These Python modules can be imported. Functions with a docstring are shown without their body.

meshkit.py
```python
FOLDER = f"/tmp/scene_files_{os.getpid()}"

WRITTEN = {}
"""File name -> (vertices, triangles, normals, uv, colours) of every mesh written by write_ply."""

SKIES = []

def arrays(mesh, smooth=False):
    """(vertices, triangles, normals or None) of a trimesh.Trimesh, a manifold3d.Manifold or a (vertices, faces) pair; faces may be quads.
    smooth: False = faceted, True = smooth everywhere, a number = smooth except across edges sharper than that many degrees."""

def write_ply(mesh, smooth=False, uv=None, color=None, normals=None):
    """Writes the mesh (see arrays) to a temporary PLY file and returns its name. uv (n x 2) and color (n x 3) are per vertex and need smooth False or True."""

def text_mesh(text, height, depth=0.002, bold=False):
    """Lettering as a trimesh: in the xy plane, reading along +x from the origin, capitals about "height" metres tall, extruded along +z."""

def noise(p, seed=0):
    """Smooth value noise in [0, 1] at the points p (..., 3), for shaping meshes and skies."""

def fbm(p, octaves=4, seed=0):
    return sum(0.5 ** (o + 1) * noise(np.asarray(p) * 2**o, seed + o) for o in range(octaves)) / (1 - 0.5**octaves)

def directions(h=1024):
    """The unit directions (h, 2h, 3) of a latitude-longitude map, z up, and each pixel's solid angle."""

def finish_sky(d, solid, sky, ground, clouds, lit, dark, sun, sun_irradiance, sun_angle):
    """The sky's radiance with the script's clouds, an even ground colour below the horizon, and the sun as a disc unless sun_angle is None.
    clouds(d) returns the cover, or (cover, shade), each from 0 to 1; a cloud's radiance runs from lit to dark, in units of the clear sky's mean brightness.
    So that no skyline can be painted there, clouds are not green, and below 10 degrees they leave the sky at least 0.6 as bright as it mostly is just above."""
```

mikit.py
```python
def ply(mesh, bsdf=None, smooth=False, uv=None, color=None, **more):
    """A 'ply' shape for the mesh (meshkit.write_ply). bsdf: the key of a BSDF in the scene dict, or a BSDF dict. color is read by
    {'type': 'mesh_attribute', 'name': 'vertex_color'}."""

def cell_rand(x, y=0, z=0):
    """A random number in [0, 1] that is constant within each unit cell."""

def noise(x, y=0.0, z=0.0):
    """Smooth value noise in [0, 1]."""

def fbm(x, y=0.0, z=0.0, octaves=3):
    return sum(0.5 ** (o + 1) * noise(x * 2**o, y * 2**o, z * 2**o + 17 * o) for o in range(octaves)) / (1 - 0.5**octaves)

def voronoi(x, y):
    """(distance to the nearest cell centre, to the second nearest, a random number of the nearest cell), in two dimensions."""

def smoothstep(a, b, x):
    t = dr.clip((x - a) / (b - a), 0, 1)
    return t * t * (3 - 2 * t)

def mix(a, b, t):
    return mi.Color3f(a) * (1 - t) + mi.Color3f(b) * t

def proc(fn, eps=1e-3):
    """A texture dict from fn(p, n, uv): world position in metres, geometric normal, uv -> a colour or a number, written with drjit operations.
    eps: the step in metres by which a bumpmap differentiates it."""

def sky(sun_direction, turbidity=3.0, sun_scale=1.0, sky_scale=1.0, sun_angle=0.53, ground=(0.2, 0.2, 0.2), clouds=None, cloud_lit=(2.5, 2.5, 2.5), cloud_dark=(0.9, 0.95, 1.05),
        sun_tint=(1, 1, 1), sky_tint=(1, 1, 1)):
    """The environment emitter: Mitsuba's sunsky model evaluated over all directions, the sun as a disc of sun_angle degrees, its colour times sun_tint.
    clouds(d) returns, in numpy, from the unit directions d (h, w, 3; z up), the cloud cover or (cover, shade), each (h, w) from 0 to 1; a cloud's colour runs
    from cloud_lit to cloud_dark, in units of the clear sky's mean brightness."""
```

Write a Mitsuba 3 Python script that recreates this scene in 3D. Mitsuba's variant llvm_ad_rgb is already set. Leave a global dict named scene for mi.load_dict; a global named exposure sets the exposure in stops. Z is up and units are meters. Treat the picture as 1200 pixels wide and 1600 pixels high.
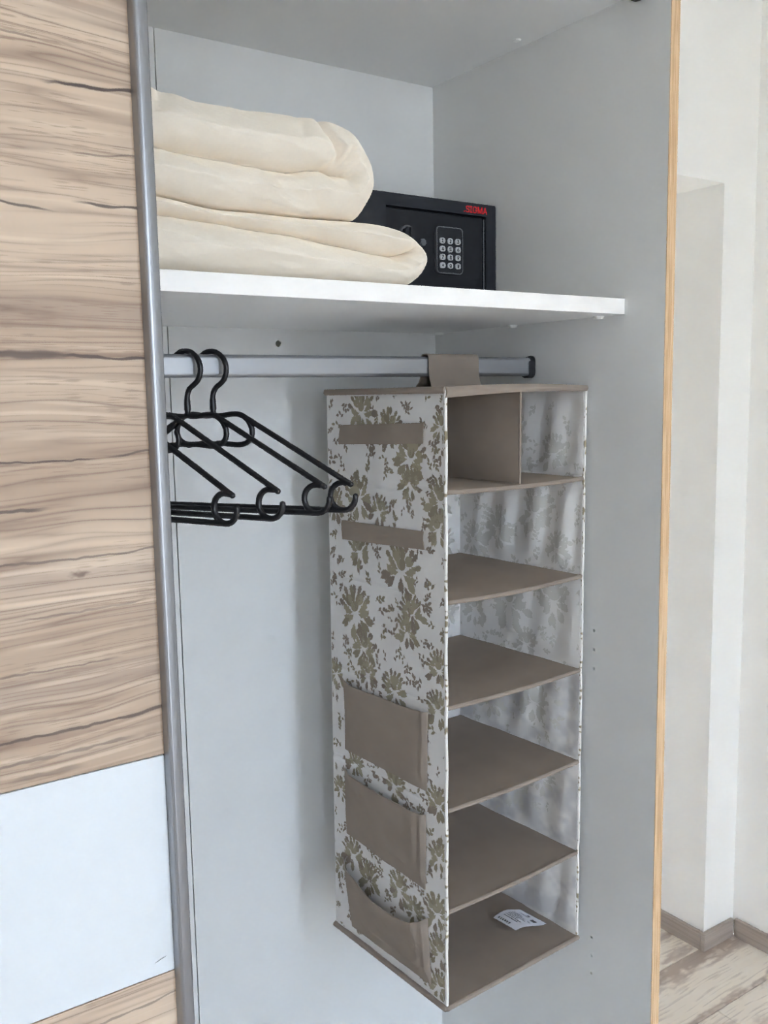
import math, random
import numpy as np, trimesh, manifold3d as m3, drjit as dr, mitsuba as mi
import mikit, meshkit
from mikit import noise, fbm, cell_rand, smoothstep, mix
from shapely.geometry import Polygon
from scipy.interpolate import CubicSpline

# ---------------------------------------------------------------- camera, sky, exposure
T = mi.ScalarTransform4f
Z0 = 1.55                                   # the eye level above the floor; heights below are given from the eye level
scene, labels = {}, {}
exposure = 6.67
CAM = np.array([-1.1046, -1.422, Z0])
FWD, UP = np.array([0.56231, 0.81719, -0.12649]), np.array([0.08619, 0.09421, 0.99181])
scene['camera'] = {'type': 'perspective', 'fov': 2 * math.degrees(math.atan(800 / 1444.27)), 'fov_axis': 'y', 'near_clip': 0.05,
                   'to_world': T().look_at(origin=CAM.tolist(), target=(CAM + FWD).tolist(), up=UP.tolist())}


def overcast(d):
    return np.clip(0.45 + 0.7 * (meshkit.fbm(d * 3.0, 4, 7) - 0.3), 0, 1)


scene['sky'] = mikit.sky((0.2, 0.75, 0.6), turbidity=4.0, sun_scale=0.0, ground=(0.66, 0.61, 0.545), clouds=overcast,
                         cloud_lit=(1.13, 1.25, 1.47), cloud_dark=(0.73, 0.82, 1.01))

# ---------------------------------------------------------------- helpers
rng = random.Random(5)
nrg = np.random.default_rng(5)


def numbered(key):
    if key not in scene and key not in labels:
        return key
    i = 1
    while f'{key}_{i:03d}' in scene or f'{key}_{i:03d}' in labels:
        i += 1
    return f'{key}_{i:03d}'


def add(name, mesh, bsdf, parent=None, smooth=30, label=None, kind=None):
    key = numbered((parent + '__' if parent else '') + name)
    if hasattr(mesh, 'to_mesh'):
        q = mesh.to_mesh()
        mesh = trimesh.Trimesh(q.vert_properties[:, :3], q.tri_verts, process=False)
    mesh = mesh.copy()
    mesh.apply_translation([0, 0, Z0])
    scene[key] = mikit.ply(mesh, bsdf, smooth=smooth)
    if label or kind:
        labels[key] = {k: v for k, v in (('label', label), ('kind', kind)) if v}
    return key


def thing(name, label, cat, group=None):
    key = numbered(name)
    labels[key] = {'label': label, 'category': cat}
    if group:
        labels[key]['group'] = group
    return key


def tag(key, label, cat, group=None):
    labels[key] = {'label': label, 'category': cat}
    if group:
        labels[key]['group'] = group


def struct(name, mesh, bsdf, label, cat, smooth=False):
    key = add(name, mesh, bsdf, None, smooth)
    labels[key] = {'label': label, 'category': cat, 'kind': 'structure'}
    return key


def box(x0, x1, y0, y1, z0, z1, b=0.0):
    """A box, its edges chamfered by b."""
    if b <= 0:
        return m3.Manifold.cube([x1 - x0, y1 - y0, z1 - z0]).translate([x0, y0, z0])
    p = []
    for x, sx in ((x0, 1), (x1, -1)):
        for y, sy in ((y0, 1), (y1, -1)):
            for z, sz in ((z0, 1), (z1, -1)):
                p += [(x, y + sy * b, z + sz * b), (x + sx * b, y, z + sz * b), (x + sx * b, y + sy * b, z)]
    return m3.Manifold.hull_points(np.array(p))


def cyl(p0, p1, r0, r1=None, n=24):
    p0, p1 = np.array(p0, float), np.array(p1, float)
    d = p1 - p0
    h = np.linalg.norm(d)
    c = m3.Manifold.cylinder(h, r0, r0 if r1 is None else r1, n)
    z = d / h
    x = np.cross([0, 0, 1.0] if abs(z[2]) < 0.9 else [1.0, 0, 0], z)
    x /= np.linalg.norm(x)
    y = np.cross(z, x)
    return c.transform(np.c_[x, y, z, p0])


def rod(points, radii, n=16):
    """Solid round bar through the points."""
    radii = np.broadcast_to(radii, (len(points),))
    balls = [m3.Manifold.sphere(float(r), n).translate([float(c) for c in p]) for p, r in zip(points, radii)]
    return m3.Manifold.batch_boolean([m3.Manifold.batch_hull([a, b]) for a, b in zip(balls, balls[1:])], m3.OpType.Add)


def spline(points, n):
    p = np.asarray(points, float)
    t = np.r_[0, np.cumsum(np.linalg.norm(np.diff(p, axis=0), axis=1))]
    return CubicSpline(t, p)(np.linspace(0, t[-1], n))


def tube(points, r, sides=10, closed_ends=True):
    """Light swept tube with flat ends."""
    p = np.asarray(points, float)
    t = np.gradient(p, axis=0)
    t /= np.linalg.norm(t, axis=1, keepdims=True)
    ref = np.where(np.abs(t[:, 2:]) < 0.9, [0, 0, 1.0], [0, 1.0, 0])
    a = np.cross(t, ref)
    a /= np.linalg.norm(a, axis=1, keepdims=True)
    b = np.cross(t, a)
    ang = np.arange(sides) * 2 * np.pi / sides
    r = np.broadcast_to(r, (len(p),))
    v = (p[:, None] + r[:, None, None] * (np.cos(ang)[None, :, None] * a[:, None] + np.sin(ang)[None, :, None] * b[:, None])).reshape(-1, 3)
    i, j = np.meshgrid(np.arange(len(p) - 1), np.arange(sides), indexing='ij')
    q = np.stack([i * sides + j, i * sides + (j + 1) % sides, (i + 1) * sides + (j + 1) % sides, (i + 1) * sides + j], -1).reshape(-1, 4)
    f = [np.vstack([q[:, [0, 1, 2]], q[:, [0, 2, 3]]])]
    n = len(v)
    v = np.vstack([v, p[:1], p[-1:]])
    k = np.arange(sides)
    f.append(np.c_[np.full(sides, n), (k + 1) % sides, k])
    f.append(np.c_[np.full(sides, n + 1), (len(p) - 1) * sides + k, (len(p) - 1) * sides + (k + 1) % sides])
    m = trimesh.Trimesh(v, np.vstack(f), process=False)
    m.fix_normals()
    return m


def shell(A, B):
    """Closed solid between two grids A and B of points (n, m, 3)."""
    n, m = A.shape[:2]
    v = np.vstack([A.reshape(-1, 3), B.reshape(-1, 3)])
    i, j = np.meshgrid(np.arange(n - 1), np.arange(m - 1), indexing='ij')
    a, b, c, d = (i * m + j).ravel(), ((i + 1) * m + j).ravel(), ((i + 1) * m + j + 1).ravel(), (i * m + j + 1).ravel()
    o = n * m
    f = [np.c_[a, b, c], np.c_[a, c, d], np.c_[a + o, c + o, b + o], np.c_[a + o, d + o, c + o]]
    ring = [(k, 0) for k in range(n)] + [(n - 1, k) for k in range(1, m)] + [(k, m - 1) for k in range(n - 2, -1, -1)] + [(0, k) for k in range(m - 2, 0, -1)]
    r = np.array([x * m + y for x, y in ring])
    s = np.roll(r, -1)
    f += [np.c_[r, r + o, s + o], np.c_[r, s + o, s]]
    mesh = trimesh.Trimesh(v, np.vstack(f), process=False)
    if mesh.volume < 0:
        mesh.invert()
    return mesh


def extrude_yz(profile, x0, x1):
    """Extrudes a (y, z) profile along x."""
    c = m3.CrossSection([np.asarray(profile, float)], m3.FillRule.NonZero)
    return m3.Manifold.extrude(c, x1 - x0).transform(np.array([[0, 0, 1, x0], [1, 0, 0, 0], [0, 1, 0, 0]], float))


def rgb(r, g, b):
    f = lambda c: ((c / 255 + 0.055) / 1.055) ** 2.4 if c > 10 else c / 255 / 12.92
    return [f(r), f(g), f(b)]


# ---------------------------------------------------------------- materials
def plain(name, col, rough=0.6, spec=0.4, metallic=0.0, **more):
    scene[name] = {'type': 'twosided', 'b': {'type': 'principled', 'base_color': {'type': 'rgb', 'value': list(col)}, 'roughness': rough,
                                              'specular': spec, 'metallic': metallic, **more}}


def textured(name, fn, rough=0.6, spec=0.4, bump=None, bscale=0.001, eps=1e-3, **more):
    inner = {'type': 'principled', 'base_color': mikit.proc(fn), 'roughness': rough, 'specular': spec, **more}
    if bump is not None:
        inner = {'type': 'bumpmap', 'arbitrary': mikit.proc(bump, eps), 'scale': bscale, 'b': inner}
    scene[name] = {'type': 'twosided', 'b': inner}


def band(x, lo, hi, soft):
    return smoothstep(lo - soft, lo + soft, x) * (1 - smoothstep(hi - soft, hi + soft, x))


CRACKS = [  # (x0, z0, x1, z1, half width, strength) on the door, heights from the eye level
    (-0.861, .2756, -0.770, .2772, .0012, 1.0), (-0.98, .1745, -0.868, .1665, .0007, .8), (-0.838, .1760, -0.770, .1725, .0009, .9),
    (-0.98, .0385, -0.862, .0412, .0028, .8), (-0.865, .0412, -0.775, .0352, .0010, .9), (-0.98, -.0556, -0.842, -.0540, .0007, .8), (-0.822, -.0525, -0.77, -.0498, .0007, .7),
    (-0.99, -.1010, -0.888, -.0970, .0014, .8), (-0.99, -.1462, -0.77, -.1445, .0008, .6), (-0.99, -.3092, -0.76, -.3040, .0010, .8), (-0.95, .313, -.865, .309, .0006, .5),
    (-0.91, -.197, -0.80, -.1935, .0007, .45), (-0.84, .218, -.76, .221, .0006, .5), (-.99, -.2480, -.83, -.2455, .0007, .5), (-.99, .3705, -.77, .3765, .0007, .6),
    (-.95, -.330, -.82, -.3265, .0012, .5), (-.93, -.345, -.87, -.3435, .0018, .4), (-.99, .445, -.77, .452, .0008, .6), (-.90, -.612, -.77, -.609, .0008, .5)]


def oak(p, n, uv):
    x, z = p.x, p.z - Z0
    w = (fbm(x * 2.2, z * 7.0, 3.1) - 0.5) * 0.05 + (noise(x * 9, z * 22, 1.7) - 0.5) * 0.008
    zz = z + w
    tone = noise(x * 1.1, zz * 13, 5.0)
    col = mix(rgb(199, 177, 155), rgb(174, 151, 130), smoothstep(0.25, 0.85, tone))
    grey = noise(x * 2.0, zz * 26, 9.0)
    col = mix(col, rgb(164, 146, 132), 0.45 * smoothstep(0.55, 0.9, grey))
    ridge = lambda q, k: dr.power(1 - dr.abs(2 * q - 1), k)
    w2 = (noise(x * 14, z * 40, 8.0) - 0.5) * 0.006
    a1 = ridge(noise(x * 2.6, (zz + w2) * 105, 2.0), 8.0) * smoothstep(0.15, 0.55, noise(x * 5.0, zz * 17, 6.0))
    a2 = ridge(noise(x * 4.0, (zz + w2) * 240, 4.0), 5.0) * smoothstep(0.05, 0.5, noise(x * 12.0, zz * 40, 3.0))
    pore = smoothstep(0.62, 0.92, noise(x * 55, z * 900, 4.0)) * smoothstep(0.35, 0.65, noise(x * 9, zz * 60, 1.0))
    pale = smoothstep(0.55, 0.95, noise(x * 7.0, zz * 210, 11.0))
    col = mix(col, rgb(217, 198, 176), 0.45 * pale)
    col = mix(col, rgb(128, 104, 88), 0.75 * a1)
    col = mix(col, rgb(138, 113, 96), 0.60 * a2)
    col = mix(col, rgb(140, 116, 98), 0.45 * pore)
    wob = (noise(x * 38, 0.5, 1.0) - 0.5) * 0.004 + (noise(x * 130, 0.5, 3.0) - 0.5) * 0.0012
    for x0, z0, x1, z1, h, s in CRACKS:
        t = dr.clip((x - x0) / (x1 - x0), 0, 1)
        d = dr.abs(z + wob - (z0 + (z1 - z0) * t))
        hw = h * (0.55 + 0.9 * noise(x * 60, z0 * 900, 7.0))
        m = (1 - smoothstep(hw * 0.6, hw * 1.6 + 0.0004, d)) * band(x, x0, x1, 0.012)
        col = mix(col, rgb(86, 72, 66), s * m)
    kn = dr.sqrt(dr.square((x + 0.858) / 0.012) + dr.square((z + 0.161) / 0.0045))
    col = mix(col, rgb(110, 88, 76), 0.8 * (1 - smoothstep(0.4, 1.3, kn + 0.5 * noise(x * 300, z * 500, 2.0))))
    return col


def edge_oak(p, n, uv):
    g = noise(p.x * 500, p.y * 500, p.z * 9) * 0.6 + 0.4 * noise(p.x * 900, p.y * 900, p.z * 40)
    return mix(rgb(216, 184, 146), rgb(192, 156, 116), smoothstep(0.3, 0.8, g))


def floor_wood(p, n, uv):
    row = dr.floor((p.y + 10.0) / 0.19)
    off = cell_rand(row, 3.0, 1.0) * 1.2
    r = cell_rand(row, dr.floor((p.x + off + 10) / 1.2), 2.0)
    yy = p.y + (fbm(p.x * 3 + r * 40, p.y * 4, 0.0) - 0.5) * 0.05
    bands = noise(p.x * 1.6 + r * 30, yy * 24 + r * 9, r * 17)
    fine = noise(p.x * 18 + r * 9, yy * 240, 3.0)
    blot = fbm(p.x * 26, p.y * 60, 2.0)
    m = smoothstep(0.40, 0.60, bands + 0.35 * (blot - 0.5))
    col = mix(rgb(226, 216, 203), rgb(176, 160, 148), m)
    col = mix(col, rgb(158, 143, 132), 0.35 * smoothstep(0.6, 0.95, fine))
    return mix(col, rgb(232, 225, 214), 0.3 * smoothstep(0.55, 0.8, blot))


def skirting_wood(p, n, uv):
    g = fbm(p.x * 6, p.y * 6, p.z * 150)
    return mix(rgb(172, 161, 151), rgb(158, 147, 137), smoothstep(0.3, 0.8, g))


def plaster(p, n, uv):
    return mix(rgb(243, 242, 238), rgb(239, 238, 234), fbm(p.x * 5, p.y * 5, p.z * 5))


def fleece(p, n, uv):
    g = fbm(p.x * 24, p.y * 24, p.z * 24)
    f = noise(p.x * 420, p.y * 420, p.z * 420)
    return mix(mix(rgb(231, 222, 207), rgb(222, 211, 195), g), rgb(209, 198, 182), 0.18 * f)


def fleece_relief(p, n, uv):
    return 0.6 * fbm(p.x * 150, p.y * 150, p.z * 150) + 0.4 * noise(p.x * 520, p.y * 520, p.z * 520)


def felt(c1, c2):
    def fn(p, n, uv):
        g = fbm(p.x * 30, p.y * 30, p.z * 30)
        f = noise(p.x * 700, p.y * 700, p.z * 700)
        return mix(mix(c1, c2, g), c2, 0.4 * f)
    return fn


def spotted(p, n, uv):
    g = noise(p.x * 200, p.y * 200, p.z * 230) * 0.6 + 0.4 * noise(p.x * 60, p.y * 60, p.z * 45)
    return mix(rgb(226, 223, 218), rgb(140, 129, 106), smoothstep(0.58, 0.68, g))


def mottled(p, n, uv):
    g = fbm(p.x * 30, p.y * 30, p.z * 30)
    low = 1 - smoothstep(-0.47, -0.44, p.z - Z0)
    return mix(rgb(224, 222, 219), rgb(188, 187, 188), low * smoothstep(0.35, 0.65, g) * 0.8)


plain('white_melamine', rgb(214, 214, 212), 0.42, 0.4)
plain('white_edge', rgb(236, 233, 228), 0.4, 0.45)
plain('white_lacquer', rgb(208, 211, 213), 0.35, 0.5)
plain('white_plastic', rgb(226, 226, 222), 0.4, 0.5)
plain('aluminium', (0.42, 0.43, 0.45), 0.40, 0.5, 0.85)
plain('satin_aluminium', (0.32, 0.325, 0.34), 0.32, 0.5, 0.9)
plain('chrome', (0.72, 0.73, 0.75), 0.15, 0.5, 1.0)
plain('dark_steel', (0.02, 0.02, 0.022), 0.35, 0.5)
plain('black_plastic', (0.009, 0.009, 0.010), 0.33, 0.5)
plain('safe_black', rgb(26, 29, 36), 0.42, 0.5)
plain('safe_recess', rgb(20, 22, 28), 0.5, 0.4)
plain('keypad_black', rgb(30, 32, 37), 0.3, 0.5)
plain('keypad_rim', rgb(92, 94, 97), 0.4, 0.5)
plain('key_grey', rgb(172, 174, 176), 0.45, 0.5)
plain('ink_black', rgb(28, 28, 30), 0.6, 0.3)
plain('letter_red', rgb(196, 24, 34), 0.5, 0.4)
plain('olive_print', rgb(139, 130, 111), 0.85, 0.2)
plain('light_olive_print', rgb(154, 146, 126), 0.85, 0.2)
plain('brown_print', rgb(134, 122, 110), 0.85, 0.2)
plain('faint_print', rgb(198, 196, 190), 0.8, 0.2)
plain('paper', rgb(232, 234, 240), 0.8, 0.2)
plain('binding_white', rgb(230, 226, 218), 0.8, 0.2)
plain('rubber', rgb(48, 47, 44), 0.7, 0.3)
textured('oak_decor', oak, 0.55, 0.35)
textured('oak_edge', edge_oak, 0.55, 0.35)
textured('floor_wood', floor_wood, 0.5, 0.4)
textured('skirting', skirting_wood, 0.5, 0.4)
textured('plaster', plaster, 0.9, 0.2)
textured('fleece', fleece, 1.0, 0.1, fleece_relief, 0.0012, 1e-3, sheen=0.5)
textured('taupe_felt', felt(rgb(150, 138, 126), rgb(139, 127, 116)), 0.9, 0.2)
textured('floral_ground', felt(rgb(222, 219, 216), rgb(214, 211, 208)), 0.75, 0.25)
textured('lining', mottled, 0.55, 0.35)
textured('spotted_binding', spotted, 0.7, 0.25)

# ---------------------------------------------------------------- the room
FLOOR, CEIL = -1.55, 1.05
XL, XR, YF, YB, YP = -1.95, 1.1037, -3.0, 0.0625, 0.52
XO, XJ, ZL = 0.10, 0.9698, 0.5093              # the opening beside the wardrobe and its lintel

flo = struct('floor', box(XL, XR, YF, YP, FLOOR - 0.06, FLOOR - 0.012), 'skirting', 'pale weathered wood laminate floor of long boards', 'floor')
row_w = 0.19
for r in range(int((YF + 10) / row_w), int((YP + 10) / row_w) + 1):
    y0, y1 = max(r * row_w - 10, YF), min((r + 1) * row_w - 10, YP)
    off = (r * 0.37) % 1.2
    x = XL - off
    while x < XR:
        a, b = max(x, XL), min(x + 1.2, XR)
        if b - a > 0.02:
            add('plank', box(a + .0004, b - .0004, y0 + .0004, y1 - .0004, FLOOR - 0.012, FLOOR, 0.0012), 'floor_wood', flo, False)
        x += 1.2
struct('ceiling', box(XL - .1, XR + .1, YF - .1, YP + .1, CEIL, CEIL + 0.1), 'plaster', 'plain white ceiling', 'ceiling')
wb = box(XL, XO, YB, YP, FLOOR, CEIL) + box(XO, XJ, YB, YP, ZL, CEIL) + box(XJ, XR, YB, YP, FLOOR, CEIL)
wb = wb - box(XJ - .004, XJ + .003, YB - .004, YB + .004, .337, .346, .002)      # the chipped corner
struct('wall_back', wb, 'plaster', 'white plastered wall with a tall recess beside the wardrobe', 'wall')
struct('wall_recess', box(XO - .1, XJ + .1, YP, YP + .1, FLOOR, CEIL), 'plaster', 'white wall closing the recess', 'wall')
struct('wall_right', box(XR, XR + .12, YF, YP, FLOOR, CEIL), 'plaster', 'plain white wall along the right edge of the view', 'wall')
VX0, VX1, VZ0, VZ1 = -1.70, -1.40, -0.70, 0.80
WX0, WX1, WZ0, WZ1 = -0.60, -0.10, -1.45, 0.80
wf = box(XL - .1, XR + .1, YF - .2, YF, FLOOR, CEIL) - box(WX0, WX1, YF - .3, YF + .1, WZ0, WZ1) - box(VX0, VX1, YF - .3, YF + .1, VZ0, VZ1)
struct('wall_front', wf, 'plaster', 'white wall with the windows opposite the wardrobe', 'wall')
struct('wall_left', box(XL - .12, XL, YF, YP, FLOOR, CEIL), 'plaster', 'plain white wall on the left side of the room', 'wall')
fr = box(WX0, WX1, YF - .14, YF - .08, WZ0, WZ1) - box(WX0 + .05, WX1 - .05, YF - .2, YF, WZ0 + .05, WZ1 - .05)
struct('window_1', fr, 'white_plastic', 'white balcony door frame standing open', 'window')
fr = box(VX0, VX1, YF - .14, YF - .08, VZ0, VZ1) - box(VX0 + .04, VX1 - .04, YF - .2, YF, VZ0 + .04, VZ1 - .04)
struct('window_2', fr, 'white_plastic', 'white frame of the narrow window beside the balcony door', 'window')
struct('trim_1', box(WX0 - .04, WX1 + .04, YF - .07, YF + .06, WZ0 - .025, WZ0, .004), 'white_lacquer', 'white threshold strip', 'window sill')
H, TH = 0.0535, 0.012


def skirt(x0, x1, y0, y1):
    return box(x0, x1, y0, y1, FLOOR, FLOOR + H, 0.002)


struct('baseboard_back', skirt(XJ - TH, XR - TH, YB - TH, YB), 'skirting', 'grey wood baseboard along the narrow pier', 'baseboard')
struct('baseboard_recess', skirt(XJ - TH, XJ, YB, YP), 'skirting', 'grey wood baseboard inside the recess', 'baseboard')
struct('baseboard_right', skirt(XR - TH, XR, YF, YB - TH), 'skirting', 'grey wood baseboard along the right wall', 'baseboard')

# ---------------------------------------------------------------- the wardrobe
wd = thing('wardrobe', 'open white wardrobe with oak edged side panel and oak sliding door', 'wardrobe')
FR, TOPZ, BOT = -0.5385, 0.561, -1.452
WL = -1.62
side = box(0.0, 0.0176, FR, 0.0045, FLOOR, TOPZ + .018)
for y, z in ((-.4107, -.3854), (-.4107, -.4172), (-.4110, -.4492), (-.4130, -.9164), (-.4128, -.9494), (-.4125, -.9814)):
    side = side - cyl((-.01, y, z), (.012, y, z), .0026, n=16)
sp = add('side_panel', side, 'white_melamine', wd, False)
add('edge_band', box(-0.0003, 0.0182, FR - .0012, FR - .00005, FLOOR, TOPZ + .018), 'oak_edge', sp, False, 'light oak edge strip')
add('outer_face', box(0.0177, 0.0183, FR, 0.0045, FLOOR, TOPZ + .018), 'oak_edge', sp, False)
add('side_panel', box(WL - .018, WL, FR, 0.0045, FLOOR, TOPZ + .018), 'white_melamine', wd, False)
add('partition', box(-1.0, -.982, FR + .07, -.0005, BOT, TOPZ), 'white_melamine', wd, False)
add('top_panel', box(WL, 0.0, FR, 0.0045, TOPZ, TOPZ + .018), 'white_melamine', wd, False)
add('bottom_panel', box(WL, 0.0, FR, -.0005, BOT - .018, BOT), 'white_melamine', wd, False)
add('plinth', box(WL, 0.0, FR + .05, FR + .066, FLOOR, BOT - .018), 'white_melamine', wd, False)
bp = box(-.5362, 0.0, 0.0, .0035, BOT, TOPZ) - cyl((-.3392, -.01, .0887), (-.3392, .01, .0887), .0058, n=24)
add('back_panel', bp, 'white_melamine', wd, False)
add('back_panel', box(-.9818, -.5380, 0.0, .0035, BOT, TOPZ), 'white_melamine', wd, False)
add('back_panel', box(WL, -1.0002, 0.0, .0035, BOT, TOPZ), 'white_melamine', wd, False)
SY, SZ0, SZ1 = -.4636, .1128, .1354
sh = add('shelf', box(-.9818, -.0006, SY, -.0008, SZ0, SZ1), 'white_melamine', wd, False)
add('edge_band', box(-.9818, -.0006, SY - .0011, SY - .00005, SZ0 - .0001, SZ1 + .0001, .0004), 'white_edge', sh, False, 'bright white front edge strip')
for y in (-.026, -.2265, -.4204):
    add('shelf_pin', cyl((-.0095, y, SZ0 - .0042), (-.0095, y, SZ0), .0075, .0088), 'white_plastic', wd, 30, 'white plastic shelf support')
add('cover_cap', cyl((-.0283, -.2586, TOPZ - .0025), (-.0283, -.2586, TOPZ), .0055, .0068), 'white_plastic', wd, 30, 'round white cap on the underside of the top')
add('door_stopper', box(-.026, -.0004, -.511, -.476, .5475, TOPZ - .0004, .006), 'rubber', wd, 30, 'dark stopper block in the top corner')
# hanging rail: flat aluminium profile with rounded edges
RY, RZ0, RZ1, RW = -.263, .0258, .0566, .0075
prof = []
for cy, cz, a0 in ((RY + RW - .006, RZ1 - .006, 0), (RY - RW + .006, RZ1 - .006, 90), (RY - RW + .006, RZ0 + .006, 180), (RY + RW - .006, RZ0 + .006, 270)):
    prof += [(cy + .006 * math.cos(math.radians(a0 + k)), cz + .006 * math.sin(math.radians(a0 + k))) for k in range(0, 91, 15)]
rail = add('hanging_rail', extrude_yz(prof, -.9818, -.0085), 'aluminium', wd, 25, 'satin aluminium hanging rail')
ro = Polygon(prof).buffer(.0032)
ri = Polygon(prof).buffer(.0007)
cup = extrude_yz(np.array(ro.exterior.coords)[:-1], -.0125, -.0004) - extrude_yz(np.array(ri.exterior.coords)[:-1], -.02, -.0026)
cup = cup - box(-.0124 - .01, -.0026, RY - .03, RY + .03, RZ1 - .006, RZ1 + .03)
add('end_bracket', cup, 'dark_steel', rail, 30, 'black bracket holding the rail end')
add('end_cap', extrude_yz(np.array(Polygon(prof).buffer(.0012).exterior.coords)[:-1], -.0082, -.0030), 'dark_steel', rail, 30, 'black cap at the rail end')
# sliding door
DY, DX0, DX1 = -.565, -1.58, -.7868
dr_ = 'wardrobe__sliding_door'
ZA, ZB_ = -.3525, -.585
add('sliding_door', box(DX0, DX1, DY + .006, DY + .017, -1.50, .57), 'skirting', wd, False, 'oak effect sliding door with white middle panel')
add('wood_panel', box(DX0, DX1, DY, DY + .006, ZA, .57), 'oak_decor', dr_, False, 'upper oak effect panel with dark cracks')
add('white_panel', box(DX0, DX1, DY - .0004, DY + .006, ZB_ + .0012, ZA - .0012, .0006), 'white_lacquer', dr_, False, 'plain white glossy panel')
add('wood_panel', box(DX0, DX1, DY, DY + .006, -1.50, ZB_), 'oak_decor', dr_, False)
add('scuff_mark', rod([(-.8068, DY - .0003, -.5695), (-.7990, DY - .0003, -.5668), (-.7955, DY - .0003, -.5660)], [.0003, .0005, .0003], 6), 'keypad_rim', dr_, True, 'short grey scuff near the lower edge of the white panel')
prof2 = [(-.7867, DY + .018), (-.7867, DY - .011)]
prof2 += [(-.7825 + .0042 * math.cos(math.radians(a)), DY - .0115 + .0042 * math.sin(math.radians(a))) for a in range(190, 271, 10)]
prof2 += [(-.7750, DY - .0155), (-.7734, DY - .0142), (-.7728, DY - .0125), (-.7726, DY + .018)]
cs = m3.CrossSection([np.array(prof2)], m3.FillRule.NonZero)
add('frame_profile', m3.Manifold.extrude(cs, 2.09).translate([0, 0, -1.51]), 'satin_aluminium', dr_, 40, 'silver aluminium edge profile')
add('door_track', box(WL, .0, DY - .02, FR - .002, TOPZ + .02, TOPZ + .06, .002), 'aluminium', wd, False)
add('track_cover', box(WL, .018, DY - .024, DY - .0205, TOPZ + .018, TOPZ + .085), 'oak_edge', wd, False)
add('floor_track', box(WL, .0, DY - .02, FR - .002, FLOOR, -1.512, .002), 'aluminium', wd, False)


# ---------------------------------------------------------------- folded blankets
def seg_dist(P, line):
    line = np.asarray(line, float)
    d = np.full(P.shape[:-1], 9.0)
    for a, b in zip(line[:-1], line[1:]):
        e = b - a
        t = np.clip(((P - a) @ e) / (e @ e), 0, 1)
        d = np.minimum(d, np.linalg.norm(P - (a + t[..., None] * e), axis=-1))
    return d


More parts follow.
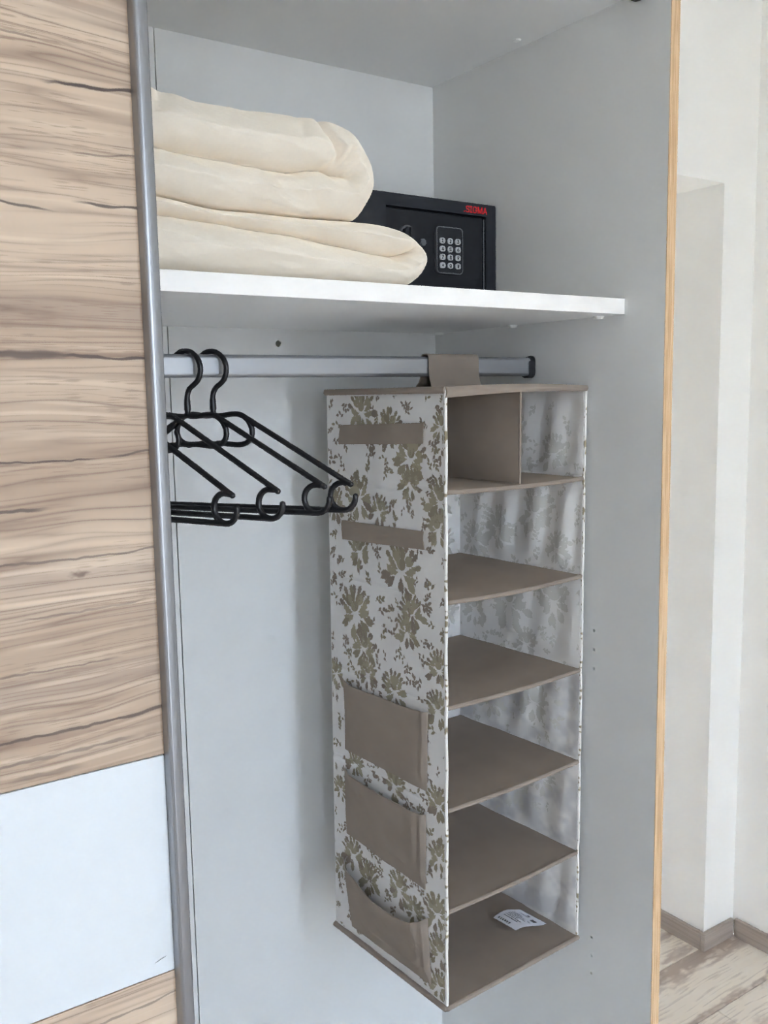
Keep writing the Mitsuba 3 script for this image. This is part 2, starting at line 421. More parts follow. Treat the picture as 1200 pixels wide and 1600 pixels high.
def blanket(name, label, top, bottom, creases, wrinkles, y0, yb, R, seed):
    """top, bottom: outlines (x, z) left to right, meeting at the right end. The front swells between outline and creases."""
    top, bottom = spline(top, 400), spline(bottom, 400)
    xr = top[-1, 0]
    xl = top[0, 0]
    s = np.r_[np.linspace(0, .86, 190), 1 - .14 * (1 - np.sin(np.linspace(0, np.pi / 2, 60)[1:]))]
    xs = xl + (xr - xl - 1e-4) * s
    zt, zb = np.interp(xs, top[:, 0], top[:, 1]), np.interp(xs, bottom[:, 0], bottom[:, 1])
    w = .5 - .5 * np.cos(np.linspace(0, np.pi, 110))
    Z = zb[:, None] + (zt - zb)[:, None] * w[None]
    X = np.repeat(xs[:, None], len(w), 1)
    P = np.stack([X, Z], -1)
    out = np.vstack([top[::4], bottom[::-4]])
    d = seg_dist(P, out)
    h = lambda q, r: r * (1 - np.sqrt(np.clip(1 - (1 - np.clip(q / r, 0, 1)) ** 2, 0, 1)))
    depth = h(d, R)
    for line, r, amount in creases:
        depth = np.maximum(depth, amount * h(seg_dist(P, spline(line, 60)), r))
    for line, width, amount in wrinkles:
        q = seg_dist(P, spline(line, 40))
        depth = depth + amount * np.exp(-(q / width) ** 2)
    p3 = np.stack([X * 9, Z * 22, X * 0 + seed], -1)
    depth = depth - .018 * (meshkit.fbm(p3, 3, seed) - .5) * np.clip(d / .02, 0, 1)
    p4 = np.stack([X * 34 + Z * 30, Z * 60, X * 0 + seed], -1)
    depth = depth - .0065 * (meshkit.fbm(p4, 3, seed + 3) - .5) * np.clip(d / .02, 0, 1)
    Yf = y0 + depth
    front = np.stack([X, Yf, Z], -1)
    k = 24
    tt = np.linspace(0, 1, k)
    def run(i):       # top or bottom surface from the front line to the back
        a = front[:, i]
        g = a[:, None].repeat(k, 1).copy()
        g[..., 1] = a[:, 1:2] + (yb - a[:, 1:2]) * tt
        n = meshkit.fbm(g * 14, 3, seed + 9) - .5
        g[..., 2] += (.006 * n - .004) * np.clip(tt * 5, 0, 1) * (1 if i else 0)
        return g
    lo, hi = run(0), run(-1)
    back = front.copy()
    back[..., 1] = yb
    back[..., 2] = lo[:, -1, 2][:, None] + (hi[:, -1, 2] - lo[:, -1, 2])[:, None] * w[None]
    loop = np.concatenate([front, hi[:, 1:-1], back[:, ::-1], lo[:, ::-1][:, 1:-1]], 1)
    n, m = loop.shape[:2]
    i, j = np.meshgrid(np.arange(n - 1), np.arange(m), indexing='ij')
    q = np.stack([i * m + j, (i + 1) * m + j, (i + 1) * m + (j + 1) % m, i * m + (j + 1) % m], -1).reshape(-1, 4)
    v = loop.reshape(-1, 3)
    c0, c1 = len(v), len(v) + 1
    v = np.vstack([v, loop[0].mean(0), loop[-1].mean(0)])
    a = np.arange(m)
    f = np.vstack([q[:, [0, 1, 2]], q[:, [0, 2, 3]], np.c_[np.full(m, c0), a, (a + 1) % m], np.c_[np.full(m, c1), (n - 1) * m + (a + 1) % m, (n - 1) * m + a]])
    mesh = trimesh.Trimesh(v, f, process=False)
    if mesh.volume < 0:
        mesh.invert()
    key = add(name, mesh, 'fleece', None, 70)
    tag(key, label, 'blanket', 'folded cream blankets on the wardrobe shelf')


LB = .1358
blanket('folded_blanket', 'flatter folded cream fleece blanket lying directly on the white shelf',
        [(-.93, .224), (-.80, .2225), (-.7211, .2205), (-.6922, .218), (-.6549, .213), (-.5995, .2128), (-.532, .2126), (-.4518, .2150), (-.4211, .2150), (-.3814, .2088), (-.3611, .1977), (-.3488, .184), (-.3452, .1696)],
        [(-.93, LB), (-.8, LB), (-.6075, LB), (-.45, LB), (-.40, LB), (-.378, .1385), (-.364, .1450), (-.3515, .156), (-.3452, .1696)],
        [([(-.94, .200), (-.7201, .1988), (-.6784, .1977), (-.6003, .1927), (-.5152, .1872), (-.4413, .179), (-.3971, .1766), (-.372, .184)], .046, 1.0)],
        [([(-.3971, .1766), (-.380, .173), (-.366, .168)], .006, .006), ([(-.40, .170), (-.383, .160)], .006, .004), ([(-.47, .20), (-.40, .206)], .012, .003)], -.458, -.03, .046, 3)
blanket('folded_blanket', 'thicker folded cream fleece blanket lying on the other blanket, fold towards the safe',
        [(-.93, .336), (-.80, .340), (-.7257, .337), (-.7047, .3345), (-.6721, .3305), (-.6267, .3285), (-.5788, .329), (-.5368, .3305), (-.5019, .3315), (-.475, .3285), (-.4549, .3205), (-.4384, .302), (-.4274, .2821), (-.424, .262)],
        [(-.93, .2248), (-.80, .2235), (-.7211, .2215), (-.6922, .2192), (-.6549, .2142), (-.5995, .2138), (-.532, .2136), (-.470, .2152), (-.4518, .2168), (-.4401, .2294), (-.4302, .2440), (-.424, .262)],
        [([(-.94, .271), (-.7242, .270), (-.675, .2692), (-.6294, .2661), (-.5813, .2622), (-.5477, .2626), (-.5127, .2689), (-.490, .268), (-.474, .2665)], .046, 1.0)],
        [([(-.500, .333), (-.497, .306), (-.488, .290), (-.497, .270)], .0055, .014), ([(-.469, .294), (-.478, .280), (-.491, .264)], .006, .011), ([(-.452, .285), (-.470, .268)], .008, .005),
         ([(-.545, .258), (-.525, .240), (-.508, .222)], .008, .003), ([(-.7250, .296), (-.708, .318), (-.700, .330)], .010, .008), ([(-.6, .325), (-.585, .300)], .014, .005), ([(-.66, .325), (-.63, .312)], .016, .006),
         ([(-.53, .325), (-.54, .30)], .010, .005), ([(-.57, .245), (-.53, .225)], .010, .003)], -.457, -.03, .048, 8)

# ---------------------------------------------------------------- the safe
sf = thing('safe', 'small black electronic safe with grey keypad standing behind the blankets', 'safe')
SX0, SX1, SYF, SYB, SB, ST = -.302, -.0016, -.178, -.004, .1356, .3190
D0, D1, DZ0, DZ1 = -.2344, -.0255, .1520, .2985
body = box(SX0, SX1, SYF, SYB, SB, ST, .0022) - box(D0, D1, SYF - .02, SYF + .012, DZ0, DZ1)
add('body', body, 'safe_black', sf, False)
sd = add('door', box(D0 + .0016, D1 - .0040, SYF + .004, SYF + .0118, DZ0 + .0016, DZ1 - .0025, .001), 'safe_recess', sf, False)
add('hinge_pin', cyl((D1 - .0017, SYF + .0045, DZ0), (D1 - .0017, SYF + .0045, DZ1 - .004), .0010), 'keypad_rim', sf, 30, 'thin bright steel line along the door edge')


def rrect(x0, x1, z0, z1, r, y0, y1):
    """A plate with rounded corners standing in the xz plane."""
    c = m3.CrossSection.square([x1 - x0 - 2 * r, z1 - z0 - 2 * r]).translate([x0 + r, z0 + r]).offset(r, m3.JoinType.Round, circular_segments=24)
    return m3.Manifold.extrude(c, y1 - y0).transform(np.array([[1, 0, 0, 0], [0, 0, -1, y1], [0, 1, 0, 0]], float))


KY = SYF + .004
kp = add('keypad', rrect(-.1340, -.0795, .1990, .2735, .006, KY - .005, KY), 'keypad_black', sf, 30, 'rounded keypad with light keys')
add('rim', rrect(-.1350, -.0785, .1980, .2745, .007, KY - .006, KY - .0005) - rrect(-.1333, -.0802, .1997, .2728, .0055, KY - .01, KY + .01), 'keypad_rim', kp, 30, 'thin grey rim')
for r, z in enumerate((.2513, .2381, .2248, .2114)):
    for c, x in enumerate((-.1228, -.1064, -.0900)):
        add('key', rrect(x - .0058, x + .0058, z - .0048, z + .0048, .0042, KY - .0072, KY - .0048), 'key_grey', kp, 30)
        t = meshkit.text_mesh('123456789*0#'[r * 3 + c], .0056, .0004, True)
        t.apply_translation([-t.bounds.mean(0)[0], -t.bounds.mean(0)[1], 0])
        t.apply_transform(np.array([[1, 0, 0, x], [0, 0, -1, KY - .0072], [0, 1, 0, z], [0, 0, 0, 1.0]]))
        add('numeral', t, 'ink_black', kp, False)
kb = cyl((-.1935, KY, .2565), (-.1935, KY - .006, .2565), .0145, .0140, 40) - cyl((-.1935, KY - .003, .2565), (-.1935, KY - .02, .2565), .0118, n=40)
kn = add('knob', cyl((-.1935, KY, .2565), (-.1935, KY - .013, .2565), .0105, .0098, 40) + box(-.1955, -.1915, KY - .018, KY - .010, .2475, .2655, .001), 'keypad_black', sf, 30)
add('ring', kb, 'keypad_rim', kn, 30, 'thin grey ring around the turning knob')
add('keyhole_cover', cyl((-.1600, KY, .2460), (-.1600, KY - .004, .2460), .0062, .0055, 28), 'keypad_rim', sf, 30)
t = meshkit.text_mesh('SIGMA', .0105, .0006, True)
t.apply_transform(np.diag([.0475 / (t.bounds[1, 0] - t.bounds[0, 0]), 1, 1, 1]))
t.apply_translation([-t.bounds[0, 0], -t.bounds[0, 1], 0])
t.apply_transform(np.array([[1, 0, 0, -.0705], [0, 0, -1, SYF], [0, 1, 0, .3020], [0, 0, 0, 1.0]]))
add('lettering', t, 'letter_red', sf, False, 'red lettering on the top right corner')
dot = cyl((-.0735, SYF, .3035), (-.0735, SYF - .0006, .3035), .0014, n=12)
add('dot_mark', dot, 'letter_red', sf, False)


# ---------------------------------------------------------------- clothes hangers
def hanger(label, xh, phi, kind):
    ph = math.radians(phi)
    def W(l, z):
        return (xh + l * math.sin(ph), RY - l * math.cos(ph), z)
    hk = thing('clothes_hanger', label, 'hanger', 'black plastic hangers on the rail')
    r = .0037
    bars = []
    loop = [(0, -.0233), (.025, -.0233), (.042, -.0236), (.0525, -.0300), (.0590, -.0415), (.0596, -.0495), (.0555, -.0575), (.0480, -.0620), (.040, -.0636), (0, -.0630)]
    for s in (1, -1):
        arm = [(s * .040, -.0234), (s * .046, -.0252), (s * .2018, -.1130)]
        bars.append(rod([W(*p) for p in arm], r))
        if kind == 'loop' or s < 0:
            bars.append(rod([W(s * l, z) for l, z in spline(loop, 26)], r))
        else:
            bars.append(rod([W(0, -.0233), W(.042, -.0236)], r))
            bars.append(rod([W(*p) for p in ((.054, -.0280), (.030, -.0430), (0, -.0630))], r))
            bars.append(rod([W(*p) for p in spline([(.0475, -.0435), (.0500, -.0500), (.0500, -.0560), (.046, -.0620), (.036, -.0665), (0, -.0632)], 14)], r * .95))
        arc = [(s * (.1905 + .0178 * math.cos(math.radians(a))), -.1288 + .0178 * math.sin(math.radians(a))) for a in range(76, 363, 11)]
        bars.append(rod([W(*p) for p in arc], r))
    bars.append(rod([W(-.1905, -.1466), W(.1905, -.1466)], r))
    bars.append(rod([W(0, -.0235), W(0, -.015)], r))
    add('shoulder_frame', m3.Manifold.batch_boolean(bars, m3.OpType.Add), 'black_plastic', hk, 40)
    c = (0.0, RZ1 + .0041 - .0235)
    pts = [(0, -.0170), (0, -.008), (.0005, .002), (.004, .0105), (.0115, .0165), (.0185, .0225)]
    pts += [(c[0] + .0232 * math.cos(math.radians(a)), c[1] + .0235 * math.sin(math.radians(a))) for a in range(-20, 196, 13)]
    hook = rod([W(*p) for p in spline(pts, 44)], .0036) + cyl(W(0, -.0170), W(0, -.0020), .0046, .0040)
    add('hook', hook, 'black_plastic', hk, 40)


hanger('black plastic clothes hanger whose hook is closest to the fabric organizer', -.583, 32.25, 'loop')
hanger('black plastic clothes hanger with its hook just beside the door profile', -.6194, 31, 'loop')
hanger('black plastic clothes hanger with a notch, hook hidden behind the door profile', -.6740, 26, 'notch')
hanger('black plastic hanger hanging lowest of all, mostly hidden behind the door profile', -.7260, 23, 'loop')

# ---------------------------------------------------------------- hanging fabric organizer
og = thing('hanging_organizer', 'floral hanging fabric organizer with taupe shelves and side pockets', 'organizer')
X0, Y0, TH_ = -.3047, -.4146, .0502
WO, DO = .2877, .2891
ZS = [.0055, -.1381, -.2951, -.4502, -.6050, -.7625, -.9129]
A_, B_ = np.array([math.cos(TH_), math.sin(TH_), 0]), np.array([-math.sin(TH_), math.cos(TH_), 0])


def O(u, v, z):
    """A point of the organizer: u along its front, v to its back, z height from the eye level."""
    u, v, z = np.broadcast_arrays(np.asarray(u, float), np.asarray(v, float), np.asarray(z, float))
    k = (z - ZS[0]) / (ZS[6] - ZS[0])
    base = np.stack([X0 - .0069 * k, Y0 + .0015 * k, z], -1)
    return base + u[..., None] * A_ + v[..., None] * B_


def swell(v, z, seed):
    """How far a fabric side swells out at depth v and height z."""
    p = np.stack([v * 14, z * 9, v * 0 + seed], -1)
    e = np.clip(v / .03, 0, 1) * np.clip((DO - v) / .03, 0, 1)
    s = .007 * (meshkit.fbm(p, 3, seed) - .5) * e
    for q in ZS[1:6]:
        s = s - .0016 * np.exp(-((z - q) / .0028) ** 2)
    return s


def swell_right(v, z):
    e = np.clip(v / .02, 0, 1) * np.clip((DO - v) / .03, 0, 1)
    s = swell(v, z, 21)
    for i in range(6):
        m = np.clip((ZS[i] - z) / .04, 0, 1) * np.clip((z - ZS[i + 1]) / .04, 0, 1)
        amp = (.003, .0055, .002, .003, .003, .003)[i]
        s = s + amp * m * e * np.sin(v * 95 + 2.3 * i + 14 * (z - ZS[i])) + .004 * m * e * (meshkit.fbm(np.stack([v * 40, z * 40, v * 0 + i], -1), 3, 4) - .5)
    return s


vs = np.linspace(0, DO, 46)
zs = np.linspace(ZS[6], ZS[0], 420)
V, Zg = np.meshgrid(vs, zs, indexing='ij')
TP = .0022
L = swell(V, Zg, 11)
side_l = add('side_panel', shell(O(-TP - L, V, Zg), O(-L, V, Zg)), 'floral_ground', og, 50, 'left side in white fabric with olive floral print')
Rr = swell_right(V, Zg)
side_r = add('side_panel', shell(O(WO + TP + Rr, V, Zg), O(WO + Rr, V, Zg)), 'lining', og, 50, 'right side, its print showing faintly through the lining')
us = np.linspace(0.001, WO - .001, 30)
U2, Z2 = np.meshgrid(us, np.linspace(ZS[6], ZS[0], 120), indexing='ij')
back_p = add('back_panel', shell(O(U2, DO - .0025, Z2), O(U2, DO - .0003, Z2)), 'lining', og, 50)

# --- the print: leaves and petals cut as thin flat patches that follow the fabric
class Print:
    def __init__(self, to3d):
        self.to3d, self.v, self.f, self.n = to3d, [], [], 0

    def strip(self, axis, half):
        """axis (n, 2), half widths (n,): a patch either side of an axis line."""
        axis, half = np.asarray(axis, float), np.asarray(half, float)
        t = np.gradient(axis, axis=0)
        t /= np.linalg.norm(t, axis=1, keepdims=True) + 1e-12
        nrm = np.c_[-t[:, 1], t[:, 0]]
        n = len(axis)
        P = np.vstack([axis + nrm * half[:, None], axis, axis - nrm * half[:, None]])
        i = np.arange(n - 1)
        for a, b in ((0, n), (n, 2 * n)):
            q = np.c_[i + a, i + a + 1, i + b + 1, i + b] + self.n
            self.f += [q[:, [0, 1, 2]], q[:, [0, 2, 3]]]
        self.v.append(P)
        self.n += 3 * n

    def leaf(self, x, y, ang, length, width, bend=0.0, shape=0.8, teeth=0):
        n = 7 if not teeth else 4 * teeth + 1
        t = np.linspace(0, 1, n)
        a = ang + bend * t
        axis = np.c_[x + length * t * np.cos(a), y + length * t * np.sin(a)]
        h = width / 2 * np.sin(np.pi * t ** shape) ** .75
        if teeth:
            h = h * (1 - .42 * (np.arange(n) % 2))
        h[0] = width * .04
        h[-1] = width * .02
        self.strip(axis, h)

    def mesh(self, lim):
        p = np.vstack(self.v)
        p = np.c_[np.clip(p[:, 0], lim[0], lim[1]), np.clip(p[:, 1], lim[2], lim[3])]
        f = np.vstack(self.f)
        w = self.to3d(p[:, 0], p[:, 1])
        tri = w[f]
        keep = np.linalg.norm(np.cross(tri[:, 1] - tri[:, 0], tri[:, 2] - tri[:, 0]), axis=1) > 1e-9
        return trimesh.Trimesh(w, f[keep], process=False)


def bouquet(pr, x, y, s, r, tilt=0.0):
    """A fan of petals over lobed leaves, about 0.07 * s high. pr: the prints by tone."""
    for ring, (n, d0, l0, w0, sp) in enumerate(((3, .000, .016, .0092, .55), (5, .0105, .0150, .0094, .84), (8, .0205, .0140, .0086, 1.12))):
        for i in range(n):
            a = math.pi / 2 + tilt + sp * (2 * i / (n - 1) - 1) + r.uniform(-.07, .07)
            px, py = x + d0 * s * math.cos(a), y + d0 * s * math.sin(a)
            pr[r.choice((0, 1, 1) if ring < 2 else (0, 0, 2))].leaf(px, py, a + r.uniform(-.18, .18), l0 * s * r.uniform(.85, 1.1), w0 * s * r.uniform(.85, 1.12), r.uniform(-.3, .3), (.85, 1.1, 1.3)[ring], 2 if ring == 2 else 0)
    for sgn in (1, -1):
        for i in range(2):
            a = math.pi / 2 + tilt + sgn * (1.65 + .55 * i) + r.uniform(-.1, .1)
            pr[1].leaf(x + .006 * s * math.cos(a), y + .006 * s * math.sin(a), a, s * .021, s * .0110, sgn * -.7, 1.2, 2)
    for i in range(5):
        a = -math.pi / 2 + tilt + 1.15 * (2 * i / 4 - 1) + r.uniform(-.2, .2)
        d = s * (.005 + .011 * r.random())
        lx, ly = x + d * math.cos(a) * 1.3, y + d * math.sin(a) - .002
        ln = s * r.uniform(.018, .026)
        q = pr[r.choice((0, 0, 1, 2))]
        q.leaf(lx, ly, a, ln, ln * .42, r.uniform(-.3, .3), .9, 3)
        for sg in (1, -1):
            for f0, f1 in ((.22, .58), (.5, .42)):
                q.leaf(lx + f0 * ln * math.cos(a) + sg * .0009 * math.sin(a), ly + f0 * ln * math.sin(a) - sg * .0009 * math.cos(a), a + sg * .8, ln * f1, ln * .30, sg * -.4, .9, 2)
    for i in range(5):
        a = r.uniform(0, 2 * math.pi)
        sprig(pr, x + s * .042 * math.cos(a), y + s * .046 * math.sin(a), a, s * .8, r)


def sprig(pr, x, y, ang, s, r):
    """Three to five little leaves on a stalk."""
    q = pr[r.choice((0, 2, 2))]
    n = r.randint(3, 5)
    q.strip([(x, y), (x + .012 * s * math.cos(ang), y + .012 * s * math.sin(ang))], [.0004, .0003])
    for i in range(n):
        t = .003 + .013 * i / (n - 1)
        a = ang + (1 if i % 2 else -1) * r.uniform(.5, 1.1) * (i < n - 1)
        q.leaf(x + s * t * math.cos(ang), y + s * t * math.sin(ang), a, s * r.uniform(.0070, .0100), s * r.uniform(.0042, .0056), 0, .8)


def floral(pr, bouquets, extents, seed, n_sprigs, smin):
    r = random.Random(seed)
    for x, y, s in bouquets:
        bouquet(pr, x, y, s * 1.12, r, r.uniform(-.45, .45))
    placed = [(x, y, .040 * s) for x, y, s in bouquets]
    tries = 0
    while n_sprigs and tries < 6000:
        tries += 1
        x, y = r.uniform(extents[0], extents[1]), r.uniform(extents[2], extents[3])
        if all(math.hypot(x - a, y - b) > c for a, b, c in placed):
            sprig(pr, x, y, r.uniform(0, 6.28), smin * r.uniform(.8, 1.15), r)
            placed.append((x, y, .0145))
            n_sprigs -= 1


def on_left(v, z):
    return O(-TP - .0004 - swell(v, z, 11), v, z)


def on_right_inner(v, z):
    return O(WO - .0004 + swell_right(v, z), v, z)


def on_back_inner(u, z):
    return O(u, DO - .0029, z)


BQ = [(.195, -.026, 1.0), (.125, -.052, .9), (.078, -.093, 1.05), (.078, -.128, .75), (.205, -.160, 1.05), (.150, -.176, .7), (.205, -.245, .85), (.098, -.262, 1.25), (.075, -.325, .85),
      (.215, -.345, 1.2), (.085, -.352, .75), (.195, -.400, .85), (.185, -.440, .7), (.118, -.452, .9), (.272, -.175, .8), (.010, -.150, .9), (.014, -.190, .8), (.008, -.045, .6),
      (.012, -.395, .8), (.016, -.455, .8), (.275, -.46, .7), (.12, -.605, .8), (.225, -.603, .7), (.016, -.600, .8), (.014, -.680, .7), (.268, -.66, .6), (.235, -.765, .85), (.190, -.790, .9), (.11, -.770, .8), (.07, -.792, .7),
      (.018, -.770, .85), (.012, -.83, .8), (.27, -.80, .6), (.014, -.885, .7)]
pr = [Print(on_left) for _ in range(3)]
floral(pr, BQ, (.004, DO - .004, ZS[6] + .008, ZS[0] - .012), 3, 190, .95)
for q, mname in zip(pr, ('olive_print', 'light_olive_print', 'brown_print')):
    add('floral_print', q.mesh((.002, DO - .002, ZS[6] + .006, ZS[0] - .008)), mname, side_l, True, 'printed flowers and leaves', 'stuff')
pr = [Print(on_right_inner)] * 3
BR = [(.15, -.07, 1.0), (.06, -.10, .9), (.23, -.11, .9), (.10, -.20, 1.1), (.19, -.235, 1.1), (.05, -.255, .8), (.25, -.26, .9), (.16, -.365, 1.4), (.06, -.345, 1.1), (.25, -.39, .9), (.12, -.43, .8), (.10, -.53, 1.0), (.2, -.55, 1.0), (.15, -.7, 1.0), (.08, -.66, .8)]
floral(pr, BR, (.004, DO - .004, -.58, ZS[0] - .012), 9, 70, 1.0)
add('faint_print', pr[0].mesh((.002, DO - .002, ZS[6] + .006, ZS[0] - .006)), 'faint_print', side_r, True, 'faint floral pattern showing through', 'stuff')
pr = [Print(on_back_inner)] * 3
floral(pr, [(.22, -.2, 1.0), (.24, -.27, .9), (.2, -.34, 1.0), (.25, -.40, .9), (.1, -.25, 1.0), (.1, -.4, 1.0)], (.004, WO - .004, -.6, ZS[0] - .012), 19, 50, 1.0)
add('faint_print', pr[0].mesh((.002, WO - .002, ZS[6] + .006, ZS[0] - .006)), 'faint_print', back_p, True, None, 'stuff')

# --- bindings along the front edges
zz = np.linspace(ZS[6] - .002, ZS[0] + .001, 90)
add('edge_binding', tube(O(-.001 + .0006 * np.sin(zz * 55), -.0012, zz), .0024), 'spotted_binding', og, True, 'white edge binding with dark print')
bump = sum(np.exp(-((zz - q) / .010) ** 2) for q in ZS[1:6])
add('edge_binding', tube(O(WO + .0005 + .0022 * (1 - bump), -.0012, zz), .0022), 'spotted_binding', og, True)


def slab(z_top, thick, u0, u1, v0, v1, sag_front, sag, seed, rough=.0015):
    uu, vv = np.meshgrid(np.linspace(u0, u1, 40), np.linspace(v0, v1, 24), indexing='ij')
    s = np.sin(np.pi * (uu - u0) / (u1 - u0))
    f = 1 - (vv - v0) / (v1 - v0)
    dz = -sag_front * s * f - sag * s + rough * (meshkit.fbm(np.stack([uu * 20, vv * 20, uu * 0 + seed], -1), 2, seed) - .5)
    return shell(O(uu, vv, z_top + dz), O(uu, vv, z_top - thick + dz)), (lambda u: -sag_front * np.sin(np.pi * (u - u0) / (u1 - u0)) - sag * np.sin(np.pi * (u - u0) / (u1 - u0)))


uh = np.linspace(.0015, WO - .0015, 40)
sags = [0, .0015, .003, .002, .002, .002]
for i in range(1, 6):
    m, dzf = slab(ZS[i] + .0025, .0045, .0008, WO - .0008, .0015, DO - .0035, sags[i], .001, 30 + i)
    k = add('shelf', m, 'taupe_felt', og, 40)
    add('hem', tube(O(uh, -.0005, ZS[i] + .0002 + dzf(uh)), .0036), 'taupe_felt', k, True, 'rounded front hem')
m, dzf = slab(ZS[6] + .003, .0065, -.004, WO + .004, -.002, DO + .002, 0, 0, 40)
bt = add('bottom_panel', m, 'taupe_felt', og, 40)
add('hem', tube(O(np.linspace(-.003, WO + .003, 30), -.003, ZS[6] - .0005), .0042), 'taupe_felt', bt, True)
add('hem', tube(O(-.0045, np.linspace(-.003, DO, 30), ZS[6] - .0005), .0042), 'taupe_felt', bt, True)
# top with its drooping front hem
uu, vv = np.meshgrid(np.linspace(-.004, WO + .004, 60), np.linspace(-.002, DO + .002, 20), indexing='ij')
crown = .0032 * np.sin(np.pi * np.clip(uu / WO, 0, 1)) * (1 - .6 * vv / DO)
tp = add('top_panel', shell(O(uu, vv, ZS[0] + .0030 + crown), O(uu, vv, ZS[0] - .0020 + crown * .8)), 'taupe_felt', og, 40)
ug = np.linspace(-.003, WO + .003, 60)
tt = np.linspace(0, 1, 10)
UG, TT = np.meshgrid(ug, tt, indexing='ij')
cr = .0032 * np.sin(np.pi * np.clip(UG / WO, 0, 1))
drop = .0150 * (1 - .38 * UG / WO)
hz = ZS[0] + .003 + cr - drop * TT
add('hem', shell(O(UG, -.0035 - .0030 * np.sin(np.pi * TT), hz), O(UG, -.0015 - .0028 * np.sin(np.pi * TT), hz)), 'taupe_felt', tp, 40, 'front hem of the cover')
vg = np.linspace(-.003, DO + .002, 50)
VG, TT = np.meshgrid(vg, tt, indexing='ij')
hz = ZS[0] + .0035 - .0095 * TT
add('hem', shell(O(-.0052 - .0020 * np.sin(np.pi * TT), VG, hz), O(-.0034 - .0016 * np.sin(np.pi * TT), VG, hz)), 'taupe_felt', tp, 40, 'side hem of the cover')
# divider of the top compartment
v2, z2 = np.meshgrid(np.linspace(.001, DO - .004, 24), np.linspace(ZS[1] + .003, ZS[0] - .001, 30), indexing='ij')
bow = .006 * np.sin(np.pi * v2 / DO) * np.sin(np.pi * (z2 - ZS[1]) / (ZS[0] - ZS[1])) + .004 * (meshkit.fbm(np.stack([v2 * 12 + z2 * 18, z2 * 8, v2 * 0], -1), 2, 3) - .5)
dv = add('divider', shell(O(.1445 - bow, v2, z2), O(.1470 - bow, v2, z2)), 'taupe_felt', og, 40)
zd = np.linspace(ZS[1] + .002, ZS[0] - .003, 20)
add('hem', tube(O(.1458, -.0005, zd), .0019), 'taupe_felt', dv, True)


# --- label strips and pockets on the left side
def patch(corners, n, m, bulge_fn, thick, base=.0006):
    """A fabric patch on the left side: corners (v, z) front-top, back-top, back-bottom, front-bottom."""
    c = np.array(corners, float)
    s, t = np.meshgrid(np.linspace(0, 1, n), np.linspace(0, 1, m), indexing='ij')
    P = (c[0] * ((1 - s) * (1 - t))[..., None] + c[1] * (s * (1 - t))[..., None] + c[2] * (s * t)[..., None] + c[3] * ((1 - s) * t)[..., None])
    b, dz = bulge_fn(s, t)
    v, z = P[..., 0], P[..., 1] + dz
    off = TP + swell(v, z, 11) + base + b
    return shell(O(-off - thick, v, z), O(-off, v, z))


add('label_strip', patch([(.0430, -.0412), (.2505, -.0478), (.2560, -.0785), (.0460, -.0712)], 30, 8, lambda s, t: (.0008 + .0025 * np.sin(np.pi * t) * (.4 + .6 * np.sin(np.pi * s)), 0 * s), .0012), 'taupe_felt', og, 40, 'plain taupe fabric strip across the upper side')
add('label_strip', patch([(.0440, -.1970), (.2518, -.2004), (.2491, -.2316), (.0420, -.2235)], 30, 8, lambda s, t: (.0008 + .0025 * np.sin(np.pi * t) * (.4 + .6 * np.sin(np.pi * s)), 0 * s), .0012), 'taupe_felt', og, 40)


def pocket(corners, open_, sag, seed):
    def fn(s, t):
        edge = np.minimum(1, np.sin(np.pi * s) * 3.2) * np.clip((1 - t) * 5, 0, 1)
        wave = meshkit.fbm(np.stack([s * 4 + t * 2, t * 2.0, s * 0 + seed], -1), 3, seed)
        b = edge * (open_ * (.45 + .55 * (1 - t) ** 2) + .006 * (wave - .5)) + .0045 * np.exp(-((s - .03) / .022) ** 2) * np.clip((1 - t) * 4, 0, 1)
        dz = -sag * np.sin(np.pi * s ** .75) * (1 - t) ** 2
        return np.maximum(b, .0004), dz
    k = add('pocket', patch(corners, 46, 34, fn, .0015), 'taupe_felt', og, 40, 'taupe fabric pocket sewn on the side')
    c = np.array(corners)
    s = np.linspace(0.0, 1, 40)
    return k


pocket([(.0362, -.4640), (.2520, -.4670), (.2520, -.5860), (.0390, -.5865)], .008, .002, 2)
pocket([(.0425, -.6245), (.2545, -.6200), (.2500, -.7330), (.0440, -.7440)], .009, .004, 5)
pocket([(.0375, -.7855), (.2610, -.7790), (.2400, -.8960), (.0320, -.8930)], .016, .026, 7)

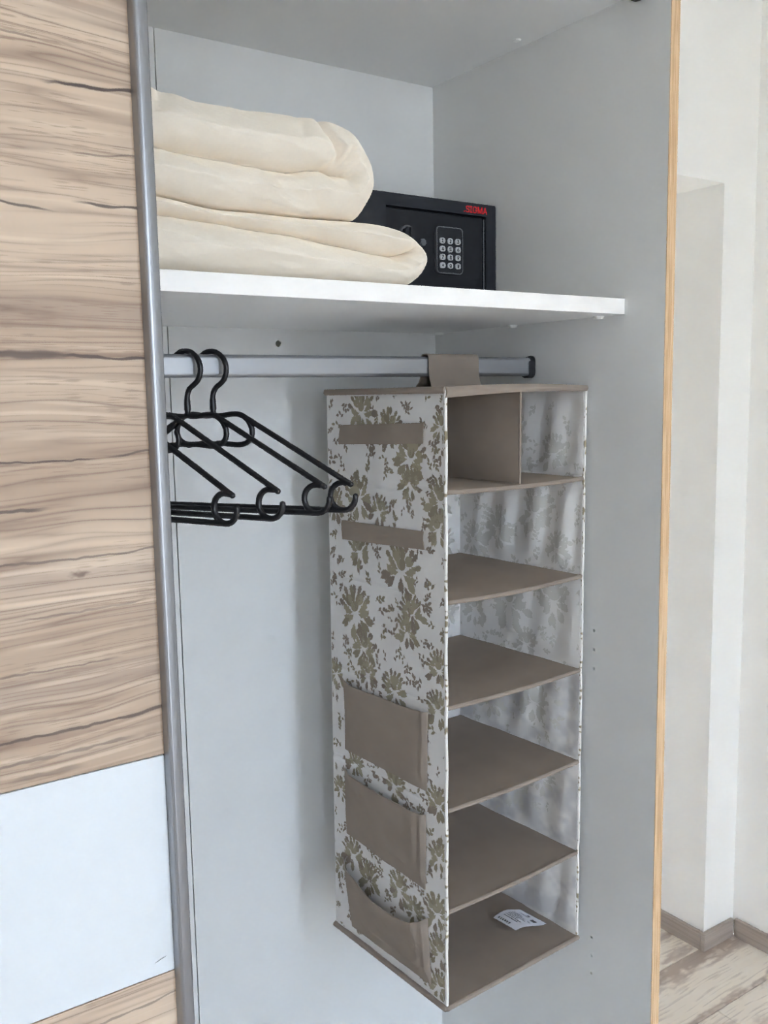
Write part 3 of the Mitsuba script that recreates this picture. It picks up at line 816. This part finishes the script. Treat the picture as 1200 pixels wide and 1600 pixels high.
# --- hanging strap over the rail
path = [(-.2790, .0080), (-.2765, .0150), (-.2740, .0235), (-.2724, .0320), (-.2718, .0440), (-.2716, .0530), (-.2695, .0580), (-.2630, .0590), (-.2565, .0580), (-.2544, .0530), (-.2541, .0400), (-.2538, .0290), (-.2510, .0200), (-.2440, .0125), (-.2380, .0080)]
pp = spline(path, 60)
nn = np.gradient(pp, axis=0)
nn = np.c_[-nn[:, 1], nn[:, 0]] / np.linalg.norm(nn, axis=1, keepdims=True)
xs_ = np.linspace(-.2255, -.1250, 14)
def strap_grid(off):
    q = pp + nn * off
    return np.stack([np.broadcast_to(xs_[:, None] + 0 * q[None, :, 0], (14, 60)), np.broadcast_to(q[None, :, 0], (14, 60)), np.broadcast_to(q[None, :, 1], (14, 60))], -1)
add('hanging_strap', shell(strap_grid(.0002), strap_grid(.0020)), 'taupe_felt', og, 40, 'broad taupe strap looped over the rail')

# --- care label lying on the bottom
c = np.array([(.2060, .1127), (.2690, .1094), (.2720, .0502), (.2005, .0535)])
s, t = np.meshgrid(np.linspace(0, 1, 24), np.linspace(0, 1, 20), indexing='ij')
P = c[0] * ((1 - s) * (1 - t))[..., None] + c[1] * (s * (1 - t))[..., None] + c[2] * (s * t)[..., None] + c[3] * ((1 - s) * t)[..., None]
lift = .0065 + .007 * np.sin(np.pi * s * 1.1 + .4 + t * .8) + .003 * t
paper = lambda o: O(P[..., 0], P[..., 1], ZS[6] + .003 + np.maximum(lift, .0012) + o)
ct = add('care_label', shell(paper(0), paper(.0004)), 'paper', og, 40, 'loose white care label with small print')


def paper_at(a, b):
    p = c[0] * ((1 - a) * (1 - b))[..., None] + c[1] * (a * (1 - b))[..., None] + c[2] * (a * b)[..., None] + c[3] * ((1 - a) * b)[..., None]
    l = .0065 + .007 * np.sin(np.pi * a * 1.1 + .4 + b * .8) + .003 * b
    return O(p[..., 0], p[..., 1], ZS[6] + .003 + np.maximum(l, .0012) + .0008)


marks = []
for a0, a1, b0, b1 in [(.06, .12, .12 + .09 * i, .17 + .09 * i) for i in range(6)] + [(.25 + .075 * j, .275 + .075 * j, .15, .15 + w) for j, w in enumerate((.55, .62, .4, .6, .5, .35))] + [(.70, .82, .68, .84), (.84, .90, .40, .50), (.78, .80, .2, .55), (.55, .58, .75, .85)]:
    a, b = np.meshgrid(np.linspace(a0, a1, 3), np.linspace(b0, b1, 6), indexing='ij')
    g = paper_at(a, b)
    marks.append(shell(g, g - np.array([0, 0, .0002])))
add('small_print', trimesh.util.concatenate(marks), 'keypad_rim', ct, False, None, 'stuff')
